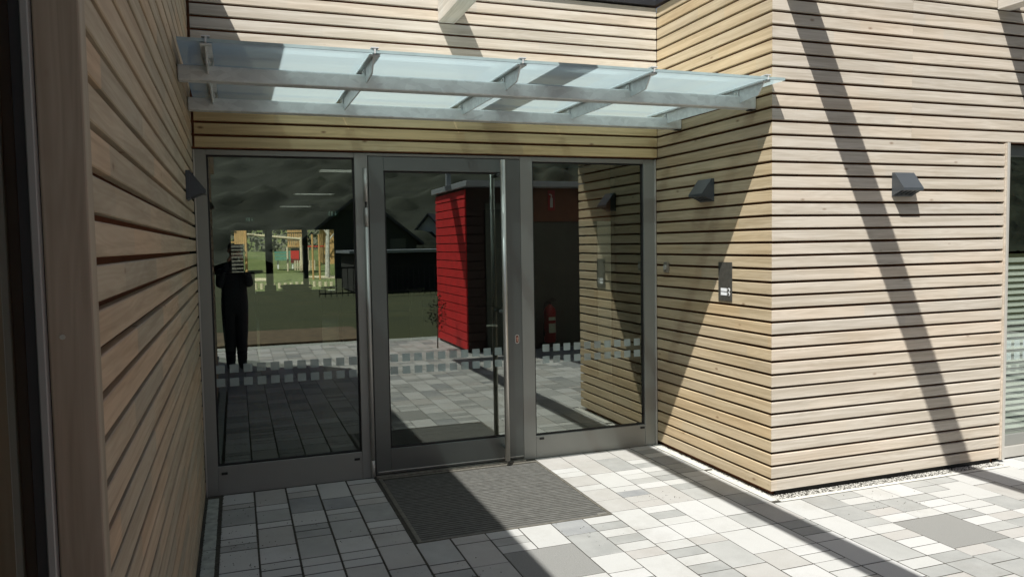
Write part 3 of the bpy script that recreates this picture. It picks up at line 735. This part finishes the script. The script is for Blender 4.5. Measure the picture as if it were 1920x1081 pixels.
# furniture as dark shapes before the far windows
t = thing('counter', 'long dark counter standing before the far windows of the hall', 'counter', (1.12, 8, 0))
P_(obj('counter_body', bx(.60, 1.62, 7.75, 8.2, .0, 1.0), M['door_grey'], t), t); P_(obj('counter_top', bx(.56, 1.75, 7.7, 8.25, 1.001, 1.03, bev=.004), M['int_wall'], t), t)
b = BM(); rq = random.Random(5)
for i in range(9): box(b, -.22+rq.uniform(-.05, .05), .22+rq.uniform(-.06, .06), -.12, .12, i*.012, i*.012+.011, M=Matrix.Rotation(rq.uniform(-.2, .2), 4, 'Z'))
tag(obj('folded_blankets', b, M['cloth'], loc=(1.22, 7.98, 1.032)), 'dark pile of folded blankets on the hall counter', 'blankets')
tag(obj('storage_box', bx(-.09, .09, -.1, .1, 0, .11, bev=.004), M['door_grey'], loc=(.80, 7.95, 1.032)), 'dark box at the left end of the hall counter', 'box')
t = thing('cabinet', 'dark cabinet at the left of the hall in front of the first far window', 'cabinet', (.45, 8.1, 0))
P_(obj('cabinet_body', bx(.05, .55, 7.9, 8.3, 0, 1.37, bev=.004), M['int_dark'], t), t)
for x in (.055, .303): P_(obj('cabinet_door', bx(x, x+.243, 7.885, 7.8995, .05, 1.35, bev=.003), M['door_grey'], t), t)
t = thing('bistro_table', 'small round table beside the hall counter', 'table', (2.0, 8.3, 0))
b = BM(); tube(b, (0, 0, 1.04), (0, 0, 1.06), .33, n=28); obj('tabletop', b, M['int_wall'], t)
b = BM(); tube(b, (0, 0, .03), (0, 0, 1.04), .03); obj('leg', b, M['black'], t)
b = BM(); tube(b, (0, 0, 0), (0, 0, .03), .22, n=24); obj('foot', b, M['black'], t)
t = thing('sunlight_strip_pillar', 'pale yellow pillar lit by the sun inside the lobby', 'pillar', (3.42, 8.4, 0))  # made-up pillar, its pale yellow stands in for sunlight falling inside
obj('shaft', bx(-.10, .10, -.1, .1, .0, .95, bev=.004), M['cream'], t); obj('cap', bx(-.14, .14, -.13, .13, .951, .99, bev=.004), M['cream'], t)

# ------------------------------------------------------------------ red shed behind the camera (mirrored in the door)
sh = thing('red_shed', 'red clad shed with grey flat roof mirrored in the glass door', 'shed', (3.8, -7.2, 0))
def Sh(n, bm, m): return P_(obj(n, bm, m, sh), sh)
core = Sh('wall', bx(3.82, 8.0, -8.1, -6.2, .0, 2.708), M['shed_red_shaded'])
for n in range(18):
    z = .05+n*.1465; b = BM(); prism(b, [(3.8195, z), (3.795, z), (3.799, z+.128), (3.8195, z+.134)], 1, -8.12, -6.18)
    obj('red_board', b, M['red'], core)
for n in range(18):
    z = .05+n*.1465; b = BM(); prism(b, [(-6.1995, z), (-6.178, z), (-6.182, z+.128), (-6.1995, z+.134)], 0, 3.8205, 4.12); obj('red_board', b, M['shed_red_shaded'], core)
dr = Sh('door', bx(4.14, 5.0, -6.199, -6.15, .02, 2.45), M['door_grey']); obj('door_frame', bx(5.001, 5.06, -6.199, -6.13, 0, 2.52), M['shed_red_shaded'], dr)
Sh('roof', bx(3.74, 8.1, -8.2, -5.87, 2.71, 2.80, bev=.004), M['fascia'])
tag(obj('steel_post', bx(3.84, 3.92, -7.52, -7.44, 2.802, 3.48, bev=.004), M['fascia']), 'short grey steel post standing on the shed roof', 'post')

# ------------------------------------------------------------------ plants
def leafy(name, mat, parent, centre, rad, n, size, seed, squash=1.0):
    r = random.Random(seed); b = Fast()
    for _ in range(n):
        while True:
            v = Vector((r.uniform(-1, 1), r.uniform(-1, 1), r.uniform(-1, 1)))
            if .25 < v.length < 1: break
        c = Vector(centre)+Vector((v.x*rad, v.y*rad, v.z*rad*squash))*(.8+.3*math.sin(v.x*7+seed)*math.cos(v.y*6))
        s = size*r.uniform(.6, 1.4); a = Vector((r.gauss(0, 1), r.gauss(0, 1), r.gauss(0, 1))).normalized(); d = a.orthogonal().normalized()
        b.quad(c+a*s, c+d*s*.5, c-a*s, c-d*s*.5)
    return obj(name, b.mesh(name), mat, parent)
t = thing('young_tree', 'small young tree standing against the mirrored red shed wall', 'tree', (3.5, -7.0, 0))
b = BM(); tube(b, (0, 0, 0), (.02, 0, .9), .012, .006, n=7)
for i in range(6): a = i*1.1; tube(b, (.01, 0, .25+.1*i), (.16*math.cos(a), .16*math.sin(a), .45+.1*i), .005, .002, n=5)
obj('trunk', b, M['bark'], t); leafy('crown', M['foliage'], t, (0, 0, .62), .24, 260, .02, 4, 1.5)

# ------------------------------------------------------------------ far things to the south, mirrored
def house(loc, w, d, h, rh, rz, wallm, roofm, label, nwin=3):
    t = thing('house', label, 'house', loc, 'houses across the lawn', rz)
    b = BM(); prism(b, [(-w/2, 0), (w/2, 0), (w/2, h), (0, h+rh), (-w/2, h)], 1, -d/2, d/2); wl = obj('wall', b, wallm, t)
    for s in (-1, 1):
        b = BM(); e = .4; sl_ = rh/(w/2)
        prism(b, [(0, h+rh+.02), (s*(w/2+e), h-sl_*e+.02), (s*(w/2+e), h-sl_*e+.2), (0, h+rh+.2)], 1, -d/2-e, d/2+e); obj('roof', b, roofm, t)
    for k in range(nwin):
        for f in range(2 if h > 4 else 1):
            x = -w/2+w*(k+.5)/nwin
            for sd in (1,):
                wi = obj('window', bx(x-.45, x+.45, sd*d/2-.02, sd*d/2+.03, 1+f*2.6, 2.3+f*2.6), M['leaf'], t)
    for k in range(3):
        y = -d/2+d*(k+.5)/3
        for f in range(2 if h > 4 else 1): obj('window', bx(-w/2-.03, -w/2+.02, y-.4, y+.4, 1+f*2.6, 2.3+f*2.6), M['leaf'], t)
    return t
house((17.6, -63, -.1), 2.6, 5, 3.0, 1.5, .5, M['white'], M['roof_tile'], 'white gabled house far across the lawn, mirrored left of the red shed')
house((7.6, -44, -.1), 6.5, 9, 2.2, 2.6, .1, M['int_wall'], M['roof_tile'], 'dark low house with steep slate roof mirrored in the door glass')
house((-16, -70, .5), 9, 11, 4.8, 2.6, -.2, M['cream'], M['roof_tile'], 'cream house at the foot of the wooded hill')
t = thing('railing', 'black metal railing with upright bars at the end of the lawn', 'railing', (7, -22, 0))
b = BM(); box(b, -4, 9, -.02, .02, 1.0, 1.06); obj('rail', b, M['fence_black'], t); b = BM(); box(b, -4, 9, -.02, .02, .1, .15); obj('rail', b, M['fence_black'], t)
bb = bpy.data.meshes.new('bar'); b = BM(); box(b, -.012, .012, -.012, .012, .0, 1.0); b.to_mesh(bb); b.free(); bb.materials.append(M['fence_black'])
for i in range(66):
    o = obj('bar', bb, None, t); o.location = (-4+i*.2, 0, 0)
tag(obj('garage', prism(BM(), [(-4, 0), (4.5, 0), (4.5, 1.5), (-4, 1.5)], 1, -2, 2), M['int_dark'], loc=(8.6, -26.5, 0)), 'low dark garage with flat pale edged roof behind the railing', 'garage')
tag(obj('garage_roof', bx(-4.2, 4.7, -2.2, 2.2, 1.51, 1.62), M['fascia'], loc=(8.6, -26.5, 0)), 'pale flat roof slab lying on the low dark garage', 'roof')
# forest on the south hill
from mathutils import noise as mn
r = random.Random(11); nx, ny, sp = 260, 170, .62; fv, ff = [], []
for j in range(ny):
    for i in range(nx):
        x = -48+i*sp*(1+j/170); y = -52-j*sp*1.15
        dd = mn.voronoi((x*.30, y*.30, 0), distance_metric='DISTANCE')[0][0]; fine_ = mn.fractal((x*1.1, y*1.1, 3), .8, 2, 3)
        hh = 1.3*max(0, 1-(dd/.62)**2)*(.7+.5*mn.noise((x*.12, y*.12, 7)))+.30*fine_
        fv.append((x+.3*mn.noise((x, y, 1)), y+.3*mn.noise((x, y, 2)), south(x, y)+max(.0, hh)+.3))
for j in range(ny-1):
    for i in range(nx-1): q = j*nx+i; ff.append((q, q+nx, q+nx+1, q+1))
fb = Fast(); fb.v = fv; fb.f = ff
kind(obj('forest', fb.mesh('forest'), M['forest'], smooth=True), 'stuff')
# ------------------------------------------------------------------ playground to the north, seen through the hall
def pz(y, x=1): return north(x, y)
t = thing('climbing_tower', 'wooden climbing tower with red roof and dark steps beyond the hall', 'climbing frame', (.22, 26, pz(26)))
for x in (-.28, .42):
    for y in (0, 1.1):
        b = BM(); tube(b, (x, y, -.1), (x, y, 2.1), .05, n=10); obj('post', b, M['timber'], t)
obj('platform', bx(-.3, .44, 0, 1.1, 1.25, 1.31), M['timber'], t)
for k in range(6): obj('side_board', bx(.0+k*.075, .065+k*.075, -.03, -.005, 1.2, 2.2), M['timber'], t)
for k in range(8): obj('step', bx(-.22, .30, -.9+k*.1, -.78+k*.1, .12+k*.14, .145+k*.14), M['step'], t)
b = BM(); prism(b, [(-.45, 1.75), (.05, 1.75), (-.1, 2.7)], 1, -.1, 1.2); obj('roof', b, M['plastic_red'], t)
obj('step_backing', bx(-.24, .32, -.02, 0.0, .0, 1.2), M['black'], t)
t = thing('swing_frame', 'long round timber beam carried by a post in the playground', 'swing', (1.6, 26.4, pz(26)))
b = BM(); tube(b, (-.95, 0, 1.58), (1.25, 0, 1.36), .045, n=10); obj('crossbar', b, M['pole'], t)
for x in (1.15,): b = BM(); tube(b, (x, 0, 0), (x, 0, 1.45), .06, n=10); obj('post', b, M['pole'], t)
tag(obj('pale_pole', tube(BM(), (0, 0, -.3), (0, 0, 1.75), .045, n=10), M['pole'], loc=(1.40, 22.6, pz(22.6))), 'slim pale round pole behind the first window post', 'pole')
t = thing('climbing_tower', 'slatted timber play tower with red panel in the middle window', 'climbing frame', (2.65, 27, pz(27)))
for k in range(9): obj('slat', bx(-.38+k*.085, -.32+k*.085, 0, .03, .95, 2.2), M['timber'], t)
for k in range(4): obj('rail', bx(-.40, .42, -.03, -.002, 1.0+k*.3, 1.06+k*.3), M['timber'], t)
obj('red_panel', bx(-.28, .05, -.05, -.031, .35, .85), M['plastic_red'], t); obj('shade_panel', bx(-.25, .45, .2, .24, .4, .95), M['black'], t)
for x in (-.4, .42): b = BM(); tube(b, (x, 0, 0), (x, 0, 1.0), .04); obj('post', b, M['pole'], t)
t = thing('park_bench', 'green slatted bench on the playground lawn', 'bench', (2.25, 29, pz(29)))
for k in range(3): obj('slat', bx(-.42, .42, -.02+.0*k, .02, .42+k*.12, .51+k*.12), M['green_paint'], t)
obj('seat', bx(-.42, .42, -.4, -.03, .36, .40), M['green_paint'], t)
for x in (-.3, .3): obj('leg', bx(x-.03, x+.03, -.3, -.1, 0, .36), M['white'], t)
t = thing('picket_fence', 'short pale picket fence at the foot of the slatted play tower', 'fence', (2.85, 26.2, pz(26.2)))
for k in range(9): obj('picket', bx(-.4+k*.095, -.345+k*.095, 0, .02, .1, .5), M['pole'], t)
obj('rail', bx(-.42, .45, .021, .04, .2, .25), M['pole'], t)
t = thing('log_edging', 'low log edging between the road and the meadow', 'edging', (1.5, 21.2, pz(21.2)))
lm = bpy.data.meshes.new('log'); b = BM(); tube(b, (0, 0, -.1), (0, 0, .2), .055, n=8); b.to_mesh(lm); b.free(); lm.materials.append(M['pole'])
for k in range(26): o = obj('log', lm, None, t); o.location = (-1.6+k*.19, 0, R_.uniform(-.02, .02))
for i, (x, y, h, rr, lab, mt_) in enumerate(((3.55, 24.5, 5, .075, 'pale trunked tree in the right hand far window', 'birch'), (3.2, 30, 6, .09, 'thin tree behind the pale trunk in the playground', 'birch'), (4.1, 23, 5, .05, 'dark leaning tree at the edge of the far window', 'bark'), (-3, 34, 7, .14, 'bare tree left of the climbing tower', 'bark'))):
    t = thing('tree', lab, 'tree', (x, y, pz(y)-.05)); b = BM(); tube(b, (0, 0, 0), (.1, 0, h*.6), rr*1.3, rr*.7, n=9)
    for k in range(7): a = k*2.4; tube(b, (.06+.01*k, 0, h*(.28+.05*k)), (.9*math.cos(a), .9*math.sin(a), h*(.5+.06*k)), rr*.4, rr*.12, n=5)
    obj('trunk', b, M[mt_], t); leafy('crown', M['scrub'], t, (0, 0, h*.72), h*.27, 900, .07, i+20)
t = thing('play_post', 'pair of yellow timber posts with a cross rail by the trees', 'play post', (3.05, 23.5, pz(23.5)))
for x in (-.12, .12): b = BM(); tube(b, (x, 0, -.1), (x, 0, 1.7), .035); obj('post', b, M['timber'], t)
b = BM(); tube(b, (-.45, 0, 1.25), (.3, 0, 1.25), .02); obj('rail', b, M['plastic_red'], t)
t = thing('timber_hut', 'orange timber hut far behind the trees', 'hut', (5.0, 31, pz(31)))
obj('wall', bx(-.9, 1.6, 0, 1.5, 0, 1.9), M['timber'], t); b = BM(); prism(b, [(-1.1, 1.9), (1.8, 1.9), (.35, 2.7)], 1, -.2, 1.7); obj('roof', b, M['roof_tile'], t)
fb = Fast(); r = random.Random(21)
for _ in range(14000):
    x = r.uniform(-14, 34); y = r.uniform(44, 60); c = Vector((x, y, north(x, y)+r.uniform(0, 2.6)*abs(math.sin(x*1.3)+.5*math.sin(y*2)))); s = r.uniform(.08, .22)
    a = Vector((r.gauss(0, 1), r.gauss(0, 1), r.gauss(0, 1))).normalized(); d = a.orthogonal().normalized()
    fb.quad(c+a*s, c+d*s, c-a*s, c-d*s)
kind(obj('scrub', fb.mesh('scrub'), M['scrub']), 'stuff')

# ------------------------------------------------------------------ photographer, mirrored in the left pane
pt = thing('person', 'person in dark clothes standing with a camera raised to the face', 'person', (.22, -6.10, 0))
def skinned(name, verts, edges, radii, mat, parent, root=0, sub=2):
    me = bpy.data.meshes.new(name); me.from_pydata([Vector(v) for v in verts], edges, []); me.update()
    o = bpy.data.objects.new(name, me); link(o, parent); me.materials.append(mat)
    sm = o.modifiers.new('skin', 'SKIN'); lay = me.skin_vertices[0].data
    for i, rr in enumerate(radii): lay[i].radius = rr if isinstance(rr, tuple) else (rr, rr); lay[i].use_root = (i == root)
    sm.use_smooth_shade = True; ss = o.modifiers.new('sub', 'SUBSURF'); ss.levels = sub; ss.render_levels = sub
    return o
V = [(0, 0, .95), (0, 0, 1.12), (0, .0, 1.30), (0, 0, 1.45), (0, .02, 1.55), (.01, .04, 1.64), (.02, .06, 1.76), (.02, .055, 1.84),
     (.085, 0, .88), (.08, .02, .48), (.08, 0, .09), (.09, .16, .045), (-.085, 0, .88), (-.08, .02, .48), (-.08, 0, .09), (-.09, .16, .045),
     (.18, 0, 1.43), (.22, .13, 1.22), (.12, .15, 1.58), (-.18, 0, 1.43), (-.20, .13, 1.22), (-.08, .15, 1.58)]
Ed = [(0, 1), (1, 2), (2, 3), (3, 4), (4, 5), (5, 6), (6, 7), (0, 8), (8, 9), (9, 10), (10, 11), (0, 12), (12, 13), (13, 14), (14, 15), (3, 16), (16, 17), (17, 18), (3, 19), (19, 20), (20, 21)]
Rd = [(.19, .14), (.19, .14), (.20, .14), (.15, .11), (.06, .06), (.062, .07), (.078, .095), (.05, .06), .125, .095, .07, .05, .125, .095, .07, .05, .075, .06, .04, .075, .06, .04]
skinned('body', V, Ed, Rd, M['cloth'], pt)
hd = BM(); bmesh.ops.create_uvsphere(hd, u_segments=20, v_segments=14, radius=1, matrix=Matrix.Translation((.02, .085, 1.755)) @ Matrix.Diagonal((.080, .082, .11, 1)))
for s in (-1, 1): bmesh.ops.create_uvsphere(hd, u_segments=8, v_segments=6, radius=1, matrix=Matrix.Translation((.02+s*.082, .07, 1.75)) @ Matrix.Diagonal((.012, .02, .032, 1)))
tube(hd, (.02, .16, 1.765), (.02, .178, 1.735), .008, .014, n=8); obj('face', hd, M['skin'], pt, smooth=True)
hr = BM(); bmesh.ops.create_uvsphere(hr, u_segments=20, v_segments=14, radius=1, matrix=Matrix.Translation((.02, .058, 1.79)) @ Matrix.Diagonal((.092, .095, .10, 1))); obj('hair', hr, M['hair'], pt, smooth=True)
for s, base in ((1, Vector((.13, .15, 1.60))), (-1, Vector((-.08, .15, 1.60)))):
    tgt = Vector((.043+s*.062, .185, 1.665)); d = (tgt-base)
    vs = [tuple(base), tuple(base+d*.7)]; es = [(0, 1)]; rs = [.026, (.036, .020)]
    for f in range(4):
        i = len(vs); o_ = base+d*.9+Vector((0, .0, .012*f)); vs += [tuple(o_), tuple(o_+Vector((-s*.018, .026, .012))), tuple(o_+Vector((-s*.04, .022, .016)))]; es += [(1, i), (i, i+1), (i+1, i+2)]; rs += [.0095, .0088, .0075]
    i = len(vs); vs += [tuple(base+d*.8+Vector((-s*.02, -.015, .0))), tuple(base+d*.9+Vector((-s*.045, -.01, .02)))]; es += [(1, i), (i, i+1)]; rs += [.0105, .009]
    skinned('hand', vs, es, rs, M['skin'], pt, sub=1)
cam_ = thing('photo_camera', 'black camera held up to the face of the person', 'camera', (.263, -5.90, 1.78))
obj('camera_body', bx(-.062, .062, -.028, .008, -.045, .04, bev=.006), M['black'], cam_)
b = BM(); tube(b, (0, .0085, 0), (0, .026, 0), .030, n=24); obj('lens', b, M['black'], cam_)
obj('prism_hump', bx(-.022, .022, -.026, .004, .0405, .06, bev=.004), M['black'], cam_)
